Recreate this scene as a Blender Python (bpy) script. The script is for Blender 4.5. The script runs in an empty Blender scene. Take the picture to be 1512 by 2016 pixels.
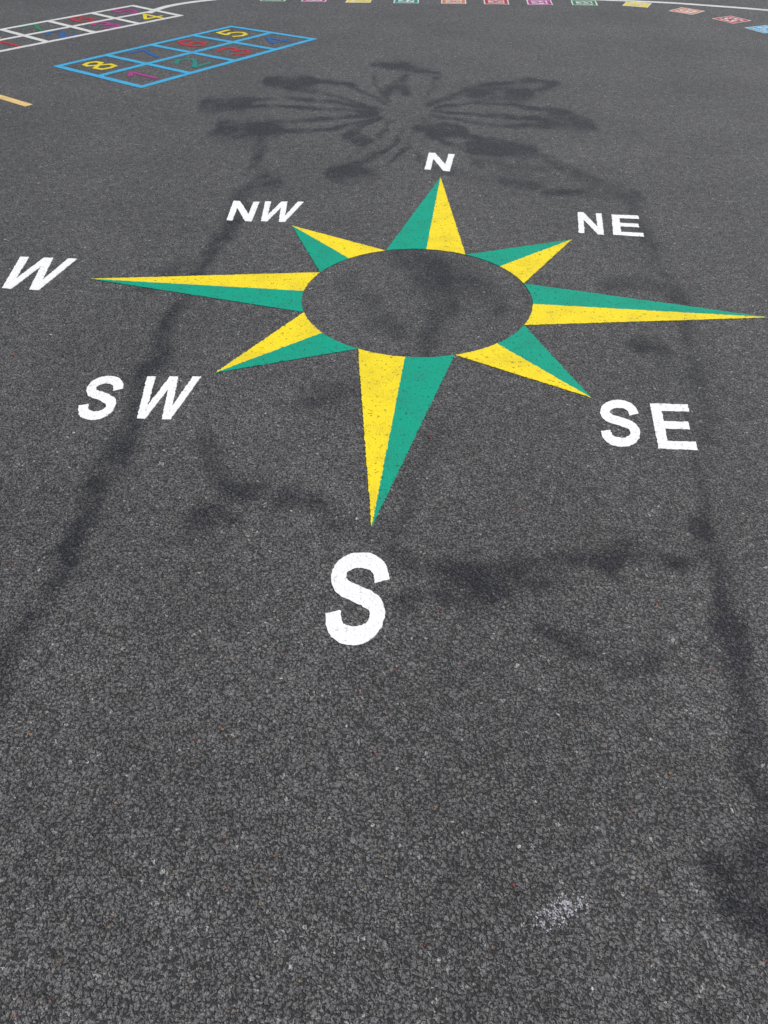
import bpy, bmesh, math, random
import numpy as np
from mathutils import Vector, noise
random.seed(7)
scene=bpy.context.scene
H=1.5; F=1587.72; PITCH=0.72804
# ---- ground projection: turns image pixel coordinates into metres on the ground plane
def g(px,py):
    x=(px-756)/F; y=(1008-py)/F
    c,s=math.cos(PITCH),math.sin(PITCH)
    den=s-y*c
    return (H*x/den, H*(c+y*s)/den)
def pxm(px,py): # metres per px sideways
    y=(1008-py)/F
    return H/(math.sin(PITCH)-y*math.cos(PITCH))/F

# ---------------- materials
def new_mat(name):
    m=bpy.data.materials.new(name); m.use_nodes=True
    nt=m.node_tree; nt.nodes.clear(); return m,nt
def N(nt,t,**k):
    n=nt.nodes.new(t)
    for a,b in k.items(): setattr(n,a,b)
    return n
def math_(nt,op,a,b=None,c=None,clamp=False):
    n=nt.nodes.new('ShaderNodeMath'); n.operation=op; n.use_clamp=clamp
    for i,v in enumerate((a,b,c)):
        if v is None: continue
        if isinstance(v,(int,float)): n.inputs[i].default_value=v
        else: nt.links.new(v,n.inputs[i])
    return n.outputs[0]
def maprange(nt,v,a,b,c,d,smooth=True):
    n=nt.nodes.new('ShaderNodeMapRange'); n.interpolation_type='SMOOTHSTEP' if smooth else 'LINEAR'
    nt.links.new(v,n.inputs[0])
    for i,x in zip((1,2,3,4),(a,b,c,d)): n.inputs[i].default_value=x
    return n.outputs[0]
def mix(nt,f,a,b,bt='MIX'):
    n=nt.nodes.new('ShaderNodeMix'); n.data_type='RGBA'; n.blend_type=bt
    if isinstance(f,(int,float)): n.inputs[0].default_value=f
    else: nt.links.new(f,n.inputs[0])
    for i,v in ((6,a),(7,b)):
        if isinstance(v,tuple): n.inputs[i].default_value=(*v,1)
        else: nt.links.new(v,n.inputs[i])
    return n.outputs[2]

def chips_group():
    gr=bpy.data.node_groups.new("aggregate_chips",'ShaderNodeTree')
    for nm,t in (("Height","NodeSocketFloat"),("Gap","NodeSocketFloat"),("Rand","NodeSocketFloat"),("Rand2","NodeSocketFloat"),("Fine","NodeSocketFloat")):
        gr.interface.new_socket(nm,in_out='OUTPUT',socket_type=t)
    out=gr.nodes.new('NodeGroupOutput')
    L=gr.links.new
    geo=gr.nodes.new('ShaderNodeNewGeometry')
    pos=geo.outputs['Position']
    nz=N(gr,'ShaderNodeTexNoise',noise_dimensions='2D'); nz.inputs['Scale'].default_value=130; nz.inputs['Detail'].default_value=2.0
    L(pos,nz.inputs['Vector'])
    sub=N(gr,'ShaderNodeVectorMath',operation='SUBTRACT'); L(nz.outputs['Color'],sub.inputs[0]); sub.inputs[1].default_value=(.5,.5,.5)
    sc=N(gr,'ShaderNodeVectorMath',operation='SCALE'); L(sub.outputs[0],sc.inputs[0]); sc.inputs['Scale'].default_value=0.010
    add=N(gr,'ShaderNodeVectorMath',operation='ADD'); L(pos,add.inputs[0]); L(sc.outputs[0],add.inputs[1])
    P0=add.outputs[0]
    n3=N(gr,'ShaderNodeTexNoise',noise_dimensions='2D'); n3.inputs['Scale'].default_value=330; n3.inputs['Detail'].default_value=3; n3.inputs['Roughness'].default_value=.65
    L(pos,n3.inputs['Vector'])
    rag=math_(gr,'MULTIPLY',math_(gr,'SUBTRACT',n3.outputs['Fac'],.5),.40)
    def layer(scale,off,base,rh,tilt,edged):
        ad=N(gr,'ShaderNodeVectorMath',operation='ADD'); L(P0,ad.inputs[0]); ad.inputs[1].default_value=off
        P=ad.outputs[0]
        v1=N(gr,'ShaderNodeTexVoronoi',voronoi_dimensions='2D',feature='F1'); v1.inputs['Scale'].default_value=scale; L(P,v1.inputs['Vector'])
        sep=N(gr,'ShaderNodeSeparateColor'); L(v1.outputs['Color'],sep.inputs[0])
        r1,r2,r3=sep.outputs
        d=N(gr,'ShaderNodeVectorMath',operation='SUBTRACT'); L(P,d.inputs[0]); L(v1.outputs['Position'],d.inputs[1])
        rv=N(gr,'ShaderNodeVectorMath',operation='SUBTRACT'); L(v1.outputs['Color'],rv.inputs[0]); rv.inputs[1].default_value=(.5,.5,.5)
        dot=N(gr,'ShaderNodeVectorMath',operation='DOT_PRODUCT'); L(d.outputs[0],dot.inputs[0]); L(rv.outputs[0],dot.inputs[1])
        if edged:
            ve=N(gr,'ShaderNodeTexVoronoi',voronoi_dimensions='2D',feature='DISTANCE_TO_EDGE'); ve.inputs['Scale'].default_value=scale; L(P,ve.inputs['Vector'])
            edge=maprange(gr,math_(gr,'ADD',ve.outputs['Distance'],rag),-0.03,0.28,0,1)
        else:
            edge=maprange(gr,math_(gr,'SUBTRACT',v1.outputs['Distance'],rag),0.66,0.22,0,1)
        top=math_(gr,'ADD',math_(gr,'MULTIPLY_ADD',r3,rh,base),math_(gr,'MULTIPLY',dot.outputs['Value'],tilt))
        return math_(gr,'MULTIPLY',edge,top),r1,r2
    hA,a1,a2=layer(92,(0,0,0),0.0006,0.0041,1.7,True)
    hB,b1,b2=layer(155,(.3713,.1291,0),0.0008,0.0029,1.6,False)
    sel=math_(gr,'GREATER_THAN',hB,hA)
    def pick(a,b): return math_(gr,'ADD',math_(gr,'MULTIPLY',a,math_(gr,'SUBTRACT',1,sel)),math_(gr,'MULTIPLY',b,sel))
    hgt=math_(gr,'MAXIMUM',hA,hB)
    gap=maprange(gr,hgt,0.0001,0.0023,1,0,False)
    hgt=math_(gr,'MULTIPLY_ADD',n3.outputs['Fac'],0.0019,hgt)
    L(hgt,out.inputs[0]); L(gap,out.inputs[1]); L(pick(a1,b1),out.inputs[2]); L(pick(a2,b2),out.inputs[3]); L(n3.outputs['Fac'],out.inputs[4])
    return gr
CH=chips_group()

def asphalt():
    m,nt=new_mat("asphalt"); L=nt.links.new
    out=N(nt,'ShaderNodeOutputMaterial'); b=N(nt,'ShaderNodeBsdfPrincipled'); L(b.outputs[0],out.inputs[0])
    c=N(nt,'ShaderNodeGroup'); c.node_tree=CH
    h,gap,r1,r2,fine=c.outputs
    geo=N(nt,'ShaderNodeNewGeometry')
    ramp=N(nt,'ShaderNodeValToRGB'); L(r1,ramp.inputs[0])
    e=ramp.color_ramp.elements
    e[0].position=0; e[0].color=(.086,.083,.082,1)
    e[1].position=1; e[1].color=(.50,.49,.46,1)
    for p,col in ((.40,(.138,.134,.132)),(.80,(.182,.177,.174)),(.95,(.222,.216,.210)),(.982,(.33,.32,.305))):
        x=ramp.color_ramp.elements.new(p); x.color=(*col,1)
    col=ramp.outputs[0]
    red=math_(nt,'LESS_THAN',r2,0.0003)
    col=mix(nt,red,col,(.22,.06,.04))
    tan=math_(nt,'MULTIPLY',math_(nt,'GREATER_THAN',r2,0.986),.6)
    col=mix(nt,tan,col,(.25,.19,.13))
    fv=maprange(nt,fine,.3,.7,.60,1.40,False)
    hs=N(nt,'ShaderNodeHueSaturation'); L(col,hs.inputs['Color']); L(fv,hs.inputs['Value']); col=hs.outputs[0]
    # scattered paler flecks
    vf=N(nt,'ShaderNodeTexVoronoi',voronoi_dimensions='2D',feature='F1'); vf.inputs['Scale'].default_value=30; L(geo.outputs['Position'],vf.inputs['Vector'])
    sf=N(nt,'ShaderNodeSeparateColor'); L(vf.outputs['Color'],sf.inputs[0])
    fl=math_(nt,'MULTIPLY',math_(nt,'GREATER_THAN',sf.outputs[0],.80),math_(nt,'LESS_THAN',vf.outputs['Distance'],math_(nt,'MULTIPLY_ADD',sf.outputs[1],.07,.04)))
    fl=math_(nt,'MULTIPLY',fl,math_(nt,'MULTIPLY_ADD',sf.outputs[2],.7,.2))
    col=mix(nt,fl,col,(.42,.415,.40))
    col=mix(nt,math_(nt,'MULTIPLY',gap,.92),col,(.015,.0147,.0147))  # dark gaps between chips, with their occlusion shade painted into the colour
    n=N(nt,'ShaderNodeTexNoise',noise_dimensions='2D'); n.inputs['Scale'].default_value=1.6; n.inputs['Detail'].default_value=5; n.inputs['Roughness'].default_value=.62
    L(geo.outputs['Position'],n.inputs['Vector'])
    n2=N(nt,'ShaderNodeTexNoise',noise_dimensions='2D'); n2.inputs['Scale'].default_value=24; n2.inputs['Detail'].default_value=3; n2.inputs['Roughness'].default_value=.7
    L(geo.outputs['Position'],n2.inputs['Vector'])
    pv=math_(nt,'MULTIPLY',maprange(nt,n.outputs['Fac'],.3,.7,.88,1.12,False),maprange(nt,n2.outputs['Fac'],.3,.7,.80,1.20,False))
    hs=N(nt,'ShaderNodeHueSaturation'); L(col,hs.inputs['Color']); L(pv,hs.inputs['Value']); col=hs.outputs[0]
    at=N(nt,'ShaderNodeAttribute',attribute_name='stain')
    a=at.outputs['Fac']
    br=math_(nt,'ADD',math_(nt,'MULTIPLY',math_(nt,'SUBTRACT',n2.outputs['Fac'],.5),1.5),math_(nt,'MULTIPLY',math_(nt,'SUBTRACT',r2,.5),.6))
    sh=math_(nt,'ADD',a,math_(nt,'MULTIPLY',br,math_(nt,'MULTIPLY_ADD',a,.9,.10)))
    st=maprange(nt,sh,.05,.95,0,1,False)
    col=mix(nt,st,col,mix(nt,1.0,col,(.31,.31,.37),'MULTIPLY'))
    L(col,b.inputs['Base Color'])
    b.inputs['Roughness'].default_value=.58
    b.inputs['Specular IOR Level'].default_value=.32
    bp=N(nt,'ShaderNodeBump'); bp.inputs['Distance'].default_value=1; bp.inputs['Strength'].default_value=1
    L(h,bp.inputs['Height']); L(bp.outputs[0],b.inputs['Normal'])
    return m
def paint(name,col,wear=.85,rough=.6,dist=.28,dirt=.82):
    m,nt=new_mat(name); L=nt.links.new
    out=N(nt,'ShaderNodeOutputMaterial'); b=N(nt,'ShaderNodeBsdfPrincipled'); L(b.outputs[0],out.inputs[0])
    c=N(nt,'ShaderNodeGroup'); c.node_tree=CH
    h,gap,r1,r2,fine=c.outputs
    geo=N(nt,'ShaderNodeNewGeometry')
    n=N(nt,'ShaderNodeTexNoise'); n.inputs['Scale'].default_value=9; n.inputs['Detail'].default_value=4
    L(geo.outputs['Position'],n.inputs['Vector'])
    dirty=tuple(x*dirt+.008 for x in col)
    cc=mix(nt,maprange(nt,n.outputs['Fac'],.4,.7,0,.8),col,dirty)
    n4=N(nt,'ShaderNodeTexNoise'); n4.inputs['Scale'].default_value=60; n4.inputs['Detail'].default_value=2
    L(geo.outputs['Position'],n4.inputs['Vector'])
    pit=math_(nt,'MULTIPLY',maprange(nt,n4.outputs['Fac'],.57,.63,0,1),maprange(nt,gap,.5,.8,0,1))
    pit=math_(nt,'MULTIPLY',pit,wear)
    cc=mix(nt,pit,cc,tuple(x*.2+.02 for x in col))
    cc=mix(nt,math_(nt,'MULTIPLY',gap,.07),cc,tuple(x*.5 for x in col))
    L(cc,b.inputs['Base Color']); b.inputs['Roughness'].default_value=rough
    b.inputs['Specular IOR Level'].default_value=.15
    bp=N(nt,'ShaderNodeBump'); bp.inputs['Distance'].default_value=dist; bp.inputs['Strength'].default_value=.6
    L(h,bp.inputs['Height']); L(bp.outputs[0],b.inputs['Normal'])
    return m
M_ASPH=asphalt()
WHITE=paint("white_thermoplastic",(.84,.84,.83),wear=.45,dist=.25,dirt=.93)
YEL=paint("yellow_thermoplastic",(.85,.665,.02))
GRN=paint("green_thermoplastic",(.003,.325,.21))
BLUE=paint("sky_blue_paint",(.055,.37,.62))
RED=paint("red_paint",(.42,.03,.04))
MAG=paint("magenta_paint",(.38,.04,.22))
DBL=paint("dark_blue_paint",(.025,.11,.32))
GR2=paint("leaf_green_paint",(.03,.20,.09))
TEAL=paint("teal_paint",(.015,.22,.18))
ORG=paint("orange_paint",(.55,.20,.10))
DYEL=paint("digit_yellow_paint",(.70,.56,.03))
CREAM=paint("cream_paint",(.70,.50,.20))
LWHITE=paint("line_white_paint",(.62,.62,.60))

# ---------------- ground sheet
STAINS=[ # (points, half width px, strength)
 ([(402,206),(440,202),(480,204)],[9,13,9],1),
 ([(480,198),(560,192),(660,202),(750,216)],[3,2,2,2],.8),
 ([(480,208),(560,210),(640,214),(740,222)],[3,2,2,2],.8),
 ([(430,252),(480,252),(545,254)],[11,15,10],1),
 ([(500,243),(620,236),(740,225)],[3,3,2],.75),
 ([(545,260),(640,256),(700,244),(750,230)],[3,3,2,2],.8),
 ([(525,158),(575,164),(610,162)],[7,11,6],1),
 ([(610,158),(680,164),(725,186),(760,204)],[3,3,3,2],.8),
 ([(560,172),(640,184),(720,206)],[3,2,2],.7),
 ([(735,129),(800,131),(866,147)],[4,6,4],.9),
 ([(740,138),(735,165),(765,200)],[3,3,3],.6),
 ([(760,182),(785,165),(800,150)],[5,8,5],.85),
 ([(866,147),(855,168),(840,195)],[3,4,3],.65),
 ([(795,172),(800,185)],[10,8],.85),
 ([(835,207),(880,192),(930,182)],[2,3,3],.8),
 ([(925,186),(990,186),(1040,182)],[7,11,8],.95),
 ([(900,180),(940,170),(1000,162),(1050,158)],[2,3,3,4],.75),
 ([(1050,158),(1095,165),(1060,178)],[6,9,7],.95),
 ([(855,211),(930,203),(1010,206),(1080,216)],[2,2,2,3],.7),
 ([(850,218),(920,224),(1000,230),(1075,236)],[2,2,3,5],.8),
 ([(1085,236),(1120,240),(1155,242)],[11,15,10],1),
 ([(1080,216),(1130,227),(1150,236)],[4,5,4],.8),
 ([(850,228),(930,240),(1010,250),(1085,248)],[2,2,3,3],.75),
 ([(815,250),(860,257),(912,262)],[6,11,7],.95),
 ([(830,232),(880,246),(920,256)],[2,3,3],.7),
 ([(905,264),(950,273),(985,282)],[3,3,4],.7),
 ([(925,288),(980,291),(1048,296)],[10,15,10],1),
 ([(850,268),(890,286),(930,298)],[3,3,3],.6),
 ([(1045,290),(1090,318),(1100,330)],[4,6,4],.6),
 ([(748,232),(715,250),(690,264)],[2,3,5],.75),
 ([(690,266),(712,278)],[9,9],.85),
 ([(715,284),(750,266),(768,240)],[3,3,2],.75),
 ([(790,256),(778,280),(758,300)],[3,5,5],.75),
 ([(758,300),(720,315),(690,328)],[3,4,5],.6),
 ([(815,262),(805,290),(770,322),(742,336)],[2,3,3,3],.55),
 ([(650,343),(690,335),(742,342)],[8,12,8],.82),
 ([(655,358),(690,362),(720,352)],[3,5,3],.55),
 ([(820,300),(850,330),(940,350),(1060,365)],[4,7,7,6],.55),
 ([(940,320),(1010,335),(1080,330)],[8,10,8],.5),
 ([(1090,320),(1170,360),(1255,385)],[7,9,7],.6),
 ([(1080,380),(1180,378),(1255,384)],[5,7,7],.65),
 ([(1235,385),(1265,450),(1290,520),(1335,590)],[12,14,16,14],.48),
 ([(1335,590),(1365,700),(1390,820),(1385,940),(1390,1050)],[14,15,16,16,14],.42),
 ([(1190,560),(1270,560),(1340,590)],[8,12,10],.55),
 ([(1255,680),(1300,685)],[13,16],.65),
 ([(515,280),(498,340),(470,420),(420,490),(385,550)],[9,12,15,17,16],.66),
 ([(385,550),(330,640),(305,700),(262,800),(215,925)],[16,18,20,22,25],.68),
 ([(215,925),(180,1010),(130,1110),(60,1240)],[26,23,22,24],.64),
 ([(60,1240),(0,1330),(-40,1440)],[24,26,28],.55),
 ([(520,355),(545,362)],[16,12],.7),
 ([(200,935),(235,890)],[24,26],.78),
 ([(250,870),(265,810)],[22,18],.5),
 ([(300,560),(345,530)],[18,20],.5),
 ([(255,740),(330,720)],[14,14],.45),
 ([(790,498),(850,530),(870,590),(850,670)],[22,34,30,24],.64),
 ([(850,530),(930,550),(980,600)],[24,24,20],.52),
 ([(690,550),(740,620),(780,650)],[20,22,20],.45),
 ([(600,790),(680,765),(740,775)],[18,22,16],.55),
 ([(400,860),(420,900),(440,930)],[20,18,16],.42),
 ([(455,962),(500,968)],[20,22],.8),
 ([(545,985),(600,990),(650,1005)],[14,18,16],.66),
 ([(375,1030),(425,1020),(450,1025)],[20,20,14],.76),
 ([(620,1040),(720,1045),(800,1020)],[16,20,16],.5),
 ([(800,960),(850,900),(860,850)],[20,18,14],.42),
 ([(780,1080),(830,1110)],[16,20],.55),
 ([(870,1130),(940,1130)],[24,24],.75),
 ([(940,1125),(1080,1108),(1200,1100)],[16,15,16],.66),
 ([(1200,1100),(1260,1083),(1320,1110)],[18,24,16],.8),
 ([(1320,1110),(1380,1090)],[12,12],.45),
 ([(800,1180),(900,1172),(1000,1150),(1100,1150)],[16,16,14,12],.55),
 ([(1060,1240),(1130,1275)],[14,18],.6),
 ([(1130,1275),(1210,1300),(1280,1300)],[18,18,12],.6),
 ([(1390,1050),(1420,1120),(1440,1230)],[15,17,18],.58),
 ([(1440,1230),(1465,1330),(1485,1480),(1500,1600),(1510,1720)],[20,22,24,28,34],.76),
 ([(1380,1280),(1450,1330)],[16,16],.45),
 ([(1410,1680),(1450,1720)],[20,26],.55),
 ([(1455,1790),(1512,1820),(1560,1850)],[40,52,60],.88),
 ([(1490,1690),(1520,1740)],[30,36],.6),
]
STW=[]
for pts,w,s in STAINS:
    P=[g(*p) for p in pts]; W=[w[i]*pxm(*pts[i]) for i in range(len(w))]
    horiz=abs(pts[-1][1]-pts[0][1])<abs(pts[-1][0]-pts[0][0])
    my=sum(p[1] for p in P)/len(P)
    ys=H/math.hypot(H,my) if horiz else max(.5,H/math.hypot(H,my))
    STW.append((P,W,s,ys))
def build_ground():
    dx=0.016
    xs=np.concatenate([[-400,-150,-60,-25,-12,-7,-5,-3.5],np.arange(-2.6,2.6,dx),[3.5,5.5,7,12,25,60,150,400]])
    ys=np.concatenate([[-400,-150,-60,-25,-10,-4,-2,-.5],np.arange(.2,7.6,dx),[8.3,9.5,11,12.5,15,20,30,60,150,400]])
    X,Y=np.meshgrid(xs,ys); nx,ny=len(xs),len(ys)
    x=X.ravel(); y=Y.ravel()
    wx=np.zeros_like(x); wy=np.zeros_like(x); mod=np.zeros_like(x)
    for i in range(len(x)):
        if abs(x[i])<2.6 and .2<y[i]<7.6:
            v=noise.noise_vector(Vector((x[i]*7,y[i]*6,0))); v2=noise.noise_vector(Vector((x[i]*24,y[i]*20,3)))
            wx[i]=v[0]*.028+v2[0]*.018; wy[i]=v[1]*.038+v2[1]*.024
            mod[i]=noise.noise(Vector((x[i]*5,y[i]*3.5,9)))+.8*noise.noise(Vector((x[i]*15,y[i]*12,5)))
    px=x+wx; py=y+wy; keep=np.zeros_like(x)
    for P,W,s,yf in STW:
        best=np.zeros_like(x); qy=py*yf
        for (a,b),(c,d),w0,w1 in zip(P[:-1],P[1:],W[:-1],W[1:]):
            b=b*yf; d=d*yf
            L2=(c-a)**2+(d-b)**2+1e-9
            t=np.clip(((px-a)*(c-a)+(qy-b)*(d-b))/L2,0,1)
            dd=np.hypot(px-(a+t*(c-a)),(qy-(b+t*(d-b))))
            w=(w0+(w1-w0)*t)*1.12+.004
            best=np.maximum(best,np.exp(-np.power(dd/w,2.6)*.9))
        keep=1-(1-keep)*(1-best*s)
    st=np.clip(keep*(1+mod*.8),0,1)
    me=bpy.data.meshes.new("ground")
    vs=np.stack([x,y,np.zeros_like(x)],1)
    me.vertices.add(len(x)); me.vertices.foreach_set("co",vs.ravel())
    idx=np.arange(nx*ny).reshape(ny,nx)
    q=np.stack([idx[:-1,:-1],idx[:-1,1:],idx[1:,1:],idx[1:,:-1]],-1).reshape(-1,4)
    me.loops.add(q.size); me.loops.foreach_set("vertex_index",q.ravel())
    me.polygons.add(len(q)); me.polygons.foreach_set("loop_start",np.arange(0,q.size,4)); me.polygons.foreach_set("loop_total",np.full(len(q),4))
    me.update(calc_edges=True); me.validate()
    at=me.attributes.new("stain",'FLOAT','POINT'); at.data.foreach_set("value",st.astype(np.float32))
    me.materials.append(M_ASPH)
    o=bpy.data.objects.new("ground",me); scene.collection.objects.link(o)
    o["kind"]="structure"; o["label"]="dark stony asphalt playground with darker bitumen stains"; o["category"]="playground surface"
    return o
build_ground()

# ---------------- painted shapes
def jit(p,amp):
    v=noise.noise_vector(Vector((p[0]*95,p[1]*95,1.7))); w=noise.noise_vector(Vector((p[0]*260,p[1]*260,4.2)))
    return (p[0]+v[0]*amp+w[0]*amp*.6,p[1]+v[1]*amp+w[1]*amp*.6)
def densify(poly,step,amp,closed=True):
    out=[]; n=len(poly)
    for i in range(n if closed else n-1):
        a=poly[i]; b=poly[(i+1)%n]; L=math.hypot(b[0]-a[0],b[1]-a[1]); k=max(1,int(L/step))
        for j in range(k):
            t=j/k; out.append(jit((a[0]+(b[0]-a[0])*t,a[1]+(b[1]-a[1])*t),amp))
    if not closed: out.append(jit(poly[-1],amp))
    return out
def make_mesh(name,prisms,mats,origin=(0,0),parent=None,z=.002):
    """prisms: list of (poly, matindex)"""
    bm=bmesh.new()
    for k,(poly,mi) in enumerate(prisms):
        ar=sum(poly[i][0]*poly[(i+1)%len(poly)][1]-poly[(i+1)%len(poly)][0]*poly[i][1] for i in range(len(poly)))
        if ar<0: poly=poly[::-1]
        top=[bm.verts.new((p[0]-origin[0],p[1]-origin[1],z+k*.00006)) for p in poly]
        bot=[bm.verts.new((p[0]-origin[0],p[1]-origin[1],.0002)) for p in poly]
        f=bm.faces.new(top); f.material_index=mi
        n=len(poly)
        for i in range(n):
            f=bm.faces.new((bot[i],bot[(i+1)%n],top[(i+1)%n],top[i])); f.material_index=mi
    bm.normal_update()
    bmesh.ops.triangulate(bm,faces=[f for f in bm.faces if len(f.verts)>4],ngon_method='EAR_CLIP')
    me=bpy.data.meshes.new(name); bm.to_mesh(me); bm.free()
    for m in mats: me.materials.append(m)
    o=bpy.data.objects.new(name,me); scene.collection.objects.link(o)
    if parent is not None:
        o.parent=parent; o.location=(origin[0]-parent.location[0],origin[1]-parent.location[1],0)
    else: o.location=(origin[0],origin[1],0)
    return o
def empty(name,loc,label,cat,group=None):
    o=bpy.data.objects.new(name,None); scene.collection.objects.link(o); o.location=(loc[0],loc[1],0); o.empty_display_size=.1
    o["label"]=label;o["category"]=cat
    if group:o["group"]=group
    return o
# compass rose
C=(.1304,2.9654); ROT=.12167; R1=1.3567; R2=.907; RC=.4575
def pol(a,r): a=math.radians(a)+ROT; return (C[0]+r*math.sin(a),C[1]+r*math.cos(a))
rose=empty("compass_rose",C,"yellow and green eight-pointed compass rose painted on asphalt","compass rose")
for i in range(8):
    a=i*45; tip=pol(a,R1 if i%2==0 else R2)
    hb=22.4
    gL=[pol(a-hb+j*hb/12,RC) for j in range(13)]; gR=[pol(a+j*hb/12,RC) for j in range(13)]
    left=densify(gL+[tip],.005,.003); right=densify(gR+[tip],.005,.003)
    c=pol(a,.8)
    make_mesh("compass_point",[(left,0),(right,1)],[GRN,YEL],origin=c,parent=rose)

# letters
def bil(c,u,v): # c: BL,BR,TR,TL in metres
    return tuple(c[0][k]*(1-u)*(1-v)+c[1][k]*u*(1-v)+c[2][k]*u*v+c[3][k]*(1-u)*v for k in (0,1))
GL={'N':[(0,0),(0,1),(.25,1),(.765,.36),(.765,1),(1,1),(1,0),(.75,0),(.235,.64),(.235,0)],
'W':[(0,1),(.155,1),(.27,.30),(.42,1),(.58,1),(.73,.30),(.845,1),(1,1),(.815,0),(.655,0),(.5,.70),(.345,0),(.185,0)],
'E':[(0,0),(0,1),(.97,1),(.97,.83),(.27,.83),(.27,.60),(.9,.60),(.9,.43),(.27,.43),(.27,.17),(1,.17),(1,0)]}
S_C=[(.885,.67),(.83,.79),(.70,.875),(.5,.905),(.30,.88),(.165,.80),(.15,.68),(.25,.59),(.45,.535),(.66,.475),(.82,.40),(.865,.28),(.79,.165),(.63,.10),(.46,.092),(.28,.125),(.165,.21),(.125,.33)]
def catmull(P,k=6):
    out=[]
    Q=[P[0]]+list(P)+[P[-1]]
    for i in range(1,len(Q)-2):
        p0,p1,p2,p3=Q[i-1:i+3]
        for j in range(k):
            t=j/k
            out.append(tuple(.5*(2*p1[d]+(p2[d]-p0[d])*t+(2*p0[d]-5*p1[d]+4*p2[d]-p3[d])*t*t+(3*p1[d]-p0[d]-3*p2[d]+p3[d])*t**3) for d in (0,1)))
    out.append(P[-1]); return out
def strip_sides(P,hw):
    A=[];B=[]
    for i,p in enumerate(P):
        a=P[max(0,i-1)];b=P[min(len(P)-1,i+1)]
        dx,dy=b[0]-a[0],b[1]-a[1];l=math.hypot(dx,dy) or 1
        A.append((p[0]-dy/l*hw,p[1]+dx/l*hw));B.append((p[0]+dy/l*hw,p[1]-dx/l*hw))
    return A,B
def s_poly(asp=.74,hw=.092):
    P=[(x*asp,y) for x,y in catmull(S_C)]
    A,B=strip_sides(P,hw); poly=A+B[::-1]
    return [(x/asp,y) for x,y in poly]
def letter(ch,corn,parent=None,name="painted_letter"):
    c=[g(*p) for p in corn]
    base=s_poly() if ch=='S' else GL[ch]
    poly=[bil(c,u,v) for u,v in base]
    poly=densify(poly,.005,.003)
    o0=bil(c,.5,.5)
    return make_mesh(name,[(poly,0)],[WHITE],origin=o0,parent=parent)
GRP="compass direction letters"
def single(ch,corn,label):
    o=letter(ch,corn); o["label"]=label;o["category"]="painted letter";o["group"]=GRP
def double(chs,label):
    cs=[g(*p) for _,cc in chs for p in cc]
    o=empty("painted_letters",(sum(a for a,b in cs)/len(cs),sum(b for a,b in cs)/len(cs)),label,"painted letters",GRP)
    for ch,cc in chs: letter(ch,cc,parent=o,name="letter")
# corners: BL,BR,TR,TL
single('N',[(836,334),(885,338),(895,304),(844,301)],"white capital letter N painted beside green and yellow point")
single('W',[(-17,567),(97,573),(152,510),(40,506)],"white capital letter W painted beside long compass point")
single('S',[(632,1270),(752,1272),(772,1089),(657,1087)],"large white capital letter S painted on asphalt")
double([('N',[(446,434),(495,437),(511,398),(460,396)]),('W',[(500,436),(574,438),(598,398),(522,397)])],"white letters NW painted beside short compass point")
double([('N',[(1139,459),(1189,463),(1184,421),(1137,418)]),('E',[(1207,463),(1268,467),(1258,425),(1204,423)])],"white letters NE painted beside short compass point")
double([('S',[(144,827),(216,828),(252,741),(180,741)]),('W',[(250,824),(355,827),(396,742),(290,742)])],"white letters SW painted beside short compass point")
double([('S',[(1184,880),(1264,880),(1254,788),(1179,788)]),('E',[(1296,884),(1373,887),(1356,797),(1279,795)])],"white letters SE painted beside short compass point")

# digits
DG={1:[(.2,.72),(.55,.97),(.55,.0)],
2:[(.12,.70),(.25,.88),(.5,.95),(.78,.88),(.86,.70),(.7,.48),(.35,.22),(.12,.06),(.9,.06)],
3:[(.12,.8),(.3,.94),(.6,.94),(.82,.78),(.72,.58),(.42,.52),(.74,.46),(.88,.25),(.65,.06),(.35,.05),(.1,.2)],
4:[(.68,0),(.68,.95),(.08,.30),(.96,.30)],
5:[(.85,.94),(.25,.94),(.18,.52),(.5,.62),(.8,.5),(.87,.3),(.7,.08),(.4,.05),(.12,.18)],
6:[(.85,.82),(.6,.95),(.3,.85),(.14,.5),(.18,.2),(.5,.05),(.82,.18),(.84,.4),(.55,.55),(.22,.4)],
7:[(.1,.94),(.88,.94),(.58,.45),(.42,0)],
8:[(.5,.52),(.2,.68),(.25,.88),(.5,.95),(.75,.88),(.8,.68),(.5,.52),(.15,.35),(.2,.1),(.5,.05),(.8,.1),(.85,.35),(.5,.52)],
9:[(.15,.18),(.4,.05),(.7,.15),(.86,.5),(.82,.8),(.5,.95),(.18,.82),(.16,.6),(.45,.45),(.78,.6)],
0:[(.5,.95),(.2,.85),(.12,.5),(.2,.15),(.5,.05),(.8,.15),(.88,.5),(.8,.85),(.5,.95)]}
def digit(d,center,right,up,h,mat,parent,hw=.060,name="painted_number",zz=.002,asp=.74):
    P=[((x-.5)*asp*h,(y-.5)*h) for x,y in DG[d]]
    pr=[]
    for a,b in zip(P[:-1],P[1:]):
        dx,dy=b[0]-a[0],b[1]-a[1];l=math.hypot(dx,dy);e=hw*h*.55
        ux,uy=dx/l,dy/l; a2=(a[0]-ux*e,a[1]-uy*e);b2=(b[0]+ux*e,b[1]+uy*e)
        q=[(a2[0]-uy*hw*h,a2[1]+ux*hw*h),(a2[0]+uy*hw*h,a2[1]-ux*hw*h),(b2[0]+uy*hw*h,b2[1]-ux*hw*h),(b2[0]-uy*hw*h,b2[1]+ux*hw*h)]
        q=[(center[0]+x*right[0]+y*up[0],center[1]+x*right[1]+y*up[1]) for x,y in q]
        pr.append((densify(q,.02,.002),0))
    return make_mesh(name,pr,[mat],origin=center,parent=parent,z=zz)
def lerp(a,b,t): return (a[0]+(b[0]-a[0])*t,a[1]+(b[1]-a[1])*t)
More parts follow.
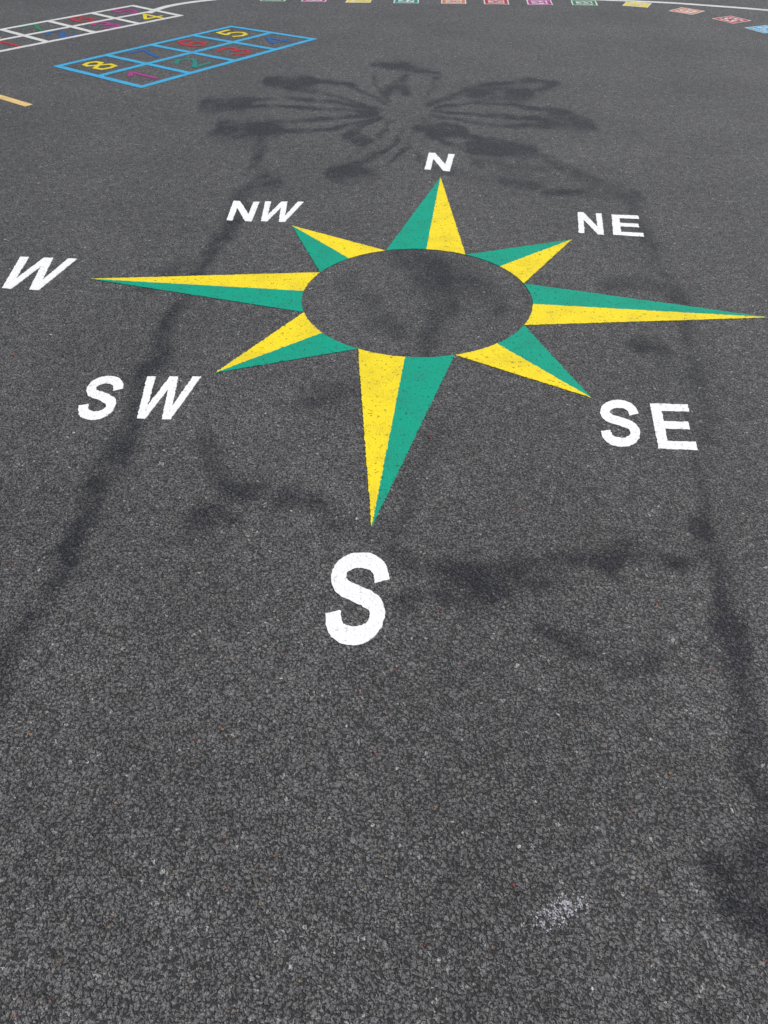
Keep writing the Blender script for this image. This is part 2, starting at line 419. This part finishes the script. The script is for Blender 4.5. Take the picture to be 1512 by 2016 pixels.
def grid(corners,mat,nums,label):
    A,B,Cc,D=corners
    ctr=lerp(lerp(A,B,.5),lerp(Cc,D,.5),.5)
    o=empty("number_grid",ctr,label,"hopscotch grid","number grids painted on playground")
    def q(u,v): return lerp(lerp(B,Cc,u),lerp(A,D,u),v)
    Lg=math.dist(B,Cc);Wd=math.dist(A,B);w=.050
    pr=[]
    for k in range(3):
        v0=(Wd-w)*k/2/Wd; v1=v0+w/Wd
        pr.append((densify([q(0,v0),q(1,v0),q(1,v1),q(0,v1)],.02,.003),0))
    for k in range(5):
        u0=(Lg-w)*k/4/Lg; u1=u0+w/Lg
        pr.append((densify([q(u0,0),q(u1,0),q(u1,1),q(u0,1)],.02,.003),0))
    make_mesh("frame",pr,[mat],origin=ctr,parent=o)
    r=((Cc[0]-B[0])/Lg,(Cc[1]-B[1])/Lg);u=((A[0]-B[0])/Wd,(A[1]-B[1])/Wd)
    for d,m,cu,cv in nums:
        digit(d,q(cu,cv),r,u,.275,m,o)
BC=[g(103,131),g(277,174),g(625,77),g(455,51)]
grid(BC,BLUE,[(1,MAG,.125,.26),(2,TEAL,.375,.26),(3,RED,.625,.26),(4,DBL,.875,.26),(5,DYEL,.875,.75),(6,RED,.625,.75),(7,DBL,.375,.75),(8,DYEL,.125,.75)],"sky blue hopscotch grid numbered one to eight")
wr=g(362,31);wt=g(262,10)
dl=g(0,103); dv=(dl[0]-wr[0],dl[1]-wr[1]);l=math.hypot(*dv);dv=(dv[0]/l*1.85,dv[1]/l*1.85)
WC=[(wt[0]+dv[0],wt[1]+dv[1]),(wr[0]+dv[0],wr[1]+dv[1]),wr,wt]
grid(WC,LWHITE,[(1,RED,.125,.26),(2,DBL,.375,.26),(3,MAG,.625,.26),(4,DYEL,.875,.26),(5,MAG,.875,.75),(6,RED,.625,.75),(7,GR2,.375,.75),(8,DYEL,.125,.75)],"white hopscotch grid numbered with coloured digits")

# track line and tan line
def strip(name,P,hw,mat,label):
    P=catmull(P,10) if len(P)>2 else P
    A,B=strip_sides(P,hw); poly=densify(A+B[::-1],.025,.003)
    o=make_mesh(name,[(poly,0)],[mat],origin=P[len(P)//2]); o["label"]=label;o["category"]="painted line"; return o
strip("track_line",[(-2.16,8.52),(-2.06,8.80),(-1.86,9.03),(-1.5,9.24),(-.8,9.42),(0,9.5),(1.0,9.42),(1.94,9.20),(2.65,9.03),(3.10,8.86),(3.60,8.62),(4.3,8.1),(4.9,7.4)],.038,LWHITE,"long curved white line painted on asphalt")
a=g(57,208);b=g(0,191);dd=(b[0]-a[0],b[1]-a[1]);l=math.hypot(*dd)
strip("painted_line",[(a[0]+dd[0]/l*1.2,a[1]+dd[1]/l*1.2),a],.030,CREAM,"cream painted line ending on bare asphalt")
# number tiles
TL=[((540,-2),GR2),((620,-1),MAG),((707,1),DYEL),((800,2),TEAL),((893,3),ORG),((977,4),RED),((1062,5),MAG),((1150,6),GR2),((1254,9),DYEL),((1352,22),ORG),((1440,39),RED),((1506,58),BLUE)]
cen=[g(*p) for p,_ in TL]
names={id(GR2):"green",id(MAG):"pink",id(DYEL):"yellow",id(TEAL):"teal",id(ORG):"orange",id(RED):"red",id(BLUE):"blue"}
for i,(p,m) in enumerate(TL):
    c=cen[i];a=cen[max(0,i-1)];b=cen[min(len(cen)-1,i+1)]
    l=math.dist(a,b);r=((b[0]-a[0])/l,(b[1]-a[1])/l);u=(-r[1],r[0]);
    def sq(s): return densify([(c[0]+x*r[0]*s+y*u[0]*s,c[1]+x*r[1]*s+y*u[1]*s) for x,y in ((-1,-1),(1,-1),(1,1),(-1,1))],.03,.003)
    def P(x,y): return (c[0]+x*r[0]+y*u[0],c[1]+x*r[1]+y*u[1])
    o=empty("number_tile",c,names[id(m)]+" painted square with pale border and number","painted number square","number squares along curved line")
    make_mesh("background",[(sq(.120),1),(sq(.108),0),(sq(.076),1)],[m,LWHITE],origin=c,parent=o)
    n=40-i
    digit(n//10,P(-.034,0),r,u,.11,m,o,hw=.075,name="number",zz=.003)
    digit(n%10,P(.034,0),r,u,.11,m,o,hw=.075,name="number",zz=.003)

# ---------------- white splash of dried paint
def spill():
    bm=bmesh.new(); c=g(1105,1796); k=0
    blobs=[(.000,.000,.012),(.020,.013,.010),(-.020,-.013,.010),(.008,.016,.008),(-.006,-.016,.008),(.033,.026,.006),(-.034,-.024,.007),(.012,-.004,.009),(-.012,.004,.009),(.040,.012,.008),(-.040,-.004,.009)]
    for i in range(1100):
        bx,by,bs=random.choice(blobs)
        x=bx+random.gauss(0,bs*.8); y=by+random.gauss(0,bs*.8)
        if noise.noise(Vector((x*150,y*150,7)))<.03: continue
        r=random.uniform(.0005,.0023)
        n=random.randint(5,8); st=random.uniform(.3,1)
        ang=random.random()*3.14
        vs=[]
        for j in range(n):
            a=j/n*6.283;rr=r*random.uniform(.5,1.3); X=rr*math.cos(a);Y=rr*math.sin(a)*st
            vs.append(bm.verts.new((x+X*math.cos(ang)-Y*math.sin(ang),y+X*math.sin(ang)+Y*math.cos(ang),.0006+k*.000002)))
        bm.faces.new(vs); k+=1
    me=bpy.data.meshes.new("paint_spill");bm.to_mesh(me);bm.free();me.materials.append(SPM)
    o=bpy.data.objects.new("paint_spill",me);scene.collection.objects.link(o);o.location=(c[0],c[1],0)
    o["label"]="small pale splash of dried paint on asphalt";o["category"]="paint splash";o["kind"]="stuff"
SPM=paint("dried_pale_paint",(.42,.42,.46),wear=.9,dist=.8)
spill()
# ---------------- loose stone chips
def stone(px,py,r,col,label):
    c=g(px,py); m=paint("stone_surface",col,wear=.2,rough=.7)
    bm=bmesh.new(); bmesh.ops.create_icosphere(bm,subdivisions=2,radius=r)
    sx,sy=random.uniform(.9,1.4),random.uniform(.6,1);ang=random.random()*3
    for v in bm.verts:
        k=1+.35*noise.noise(v.co*120+Vector((px,py,0))); x,y,z=v.co*k; x*=sx;y*=sy;z*=.45
        v.co=(x*math.cos(ang)-y*math.sin(ang),x*math.sin(ang)+y*math.cos(ang),z+r*.3)
    me=bpy.data.meshes.new("stone_chip");bm.to_mesh(me);bm.free();me.materials.append(m)
    o=bpy.data.objects.new("stone_chip",me);scene.collection.objects.link(o);o.location=(c[0],c[1],.0005)
    o["label"]=label;o["category"]="stone chip";o["group"]="small stone chips on asphalt"
RD=(.22,.05,.04);OR=(.28,.15,.06);WH=(.42,.41,.38);BR=(.16,.09,.06)
for px,py,r,c,lb in [(1292,1190,.0038,RD,"small red stone chip"),(735,1481,.0032,RD,"small red stone chip"),(440,1648,.0032,BR,"small brown stone chip"),(378,1500,.003,OR,"small orange stone chip"),(1318,1524,.003,OR,"small orange stone chip"),
 (846,862,.005,RD,"small red stone chip"),(707,1362,.0025,RD,"small red stone chip"),(60,1447,.0035,OR,"small orange stone chip"),(100,660,.006,WH,"small pale stone chip"),(1022,1668,.0044,WH,"small pale stone chip"),(1240,1600,.003,BR,"small brown stone chip"),(437,1437,.0035,OR,"small orange stone chip"),(27,700,.006,RD,"small red stone chip"),(553,1337,.0035,WH,"small pale stone chip"),(1098,1408,.004,WH,"small pale stone chip"),(322,888,.0045,WH,"small pale stone chip"),(910,1640,.0025,WH,"small pale stone chip")]:
    stone(px,py,r,c,lb+" lying on dark asphalt")

# ---------------- light
EL=math.radians(55); AZ=math.radians(60)
d=Vector((math.sin(AZ)*math.cos(EL),math.cos(AZ)*math.cos(EL),math.sin(EL)))
sl=bpy.data.lights.new("sun",'SUN');sl.energy=4.2;sl.angle=math.radians(.53);sl.color=(1,.955,.895)
so=bpy.data.objects.new("sun",sl);scene.collection.objects.link(so);so.rotation_euler=d.to_track_quat('Z','Y').to_euler();so.location=(3,5,8)
w=bpy.data.worlds.new("World");scene.world=w;w.use_nodes=True;nt=w.node_tree
bg=nt.nodes['Background'];sky=nt.nodes.new('ShaderNodeTexSky');sky.sky_type='NISHITA';sky.sun_disc=False
sky.sun_elevation=EL;sky.sun_rotation=AZ;nt.links.new(sky.outputs[0],bg.inputs[0]);bg.inputs[1].default_value=.08
# ---------------- camera
cam=bpy.data.cameras.new("camera");co=bpy.data.objects.new("camera",cam);scene.collection.objects.link(co)
cam.sensor_fit='VERTICAL';cam.sensor_height=24;cam.lens=F/2016*24;cam.clip_end=2000;cam.clip_start=.02
co.location=(0,0,H);co.rotation_euler=(math.pi/2-PITCH,0,0)
scene.camera=co
scene.view_settings.view_transform='Standard'
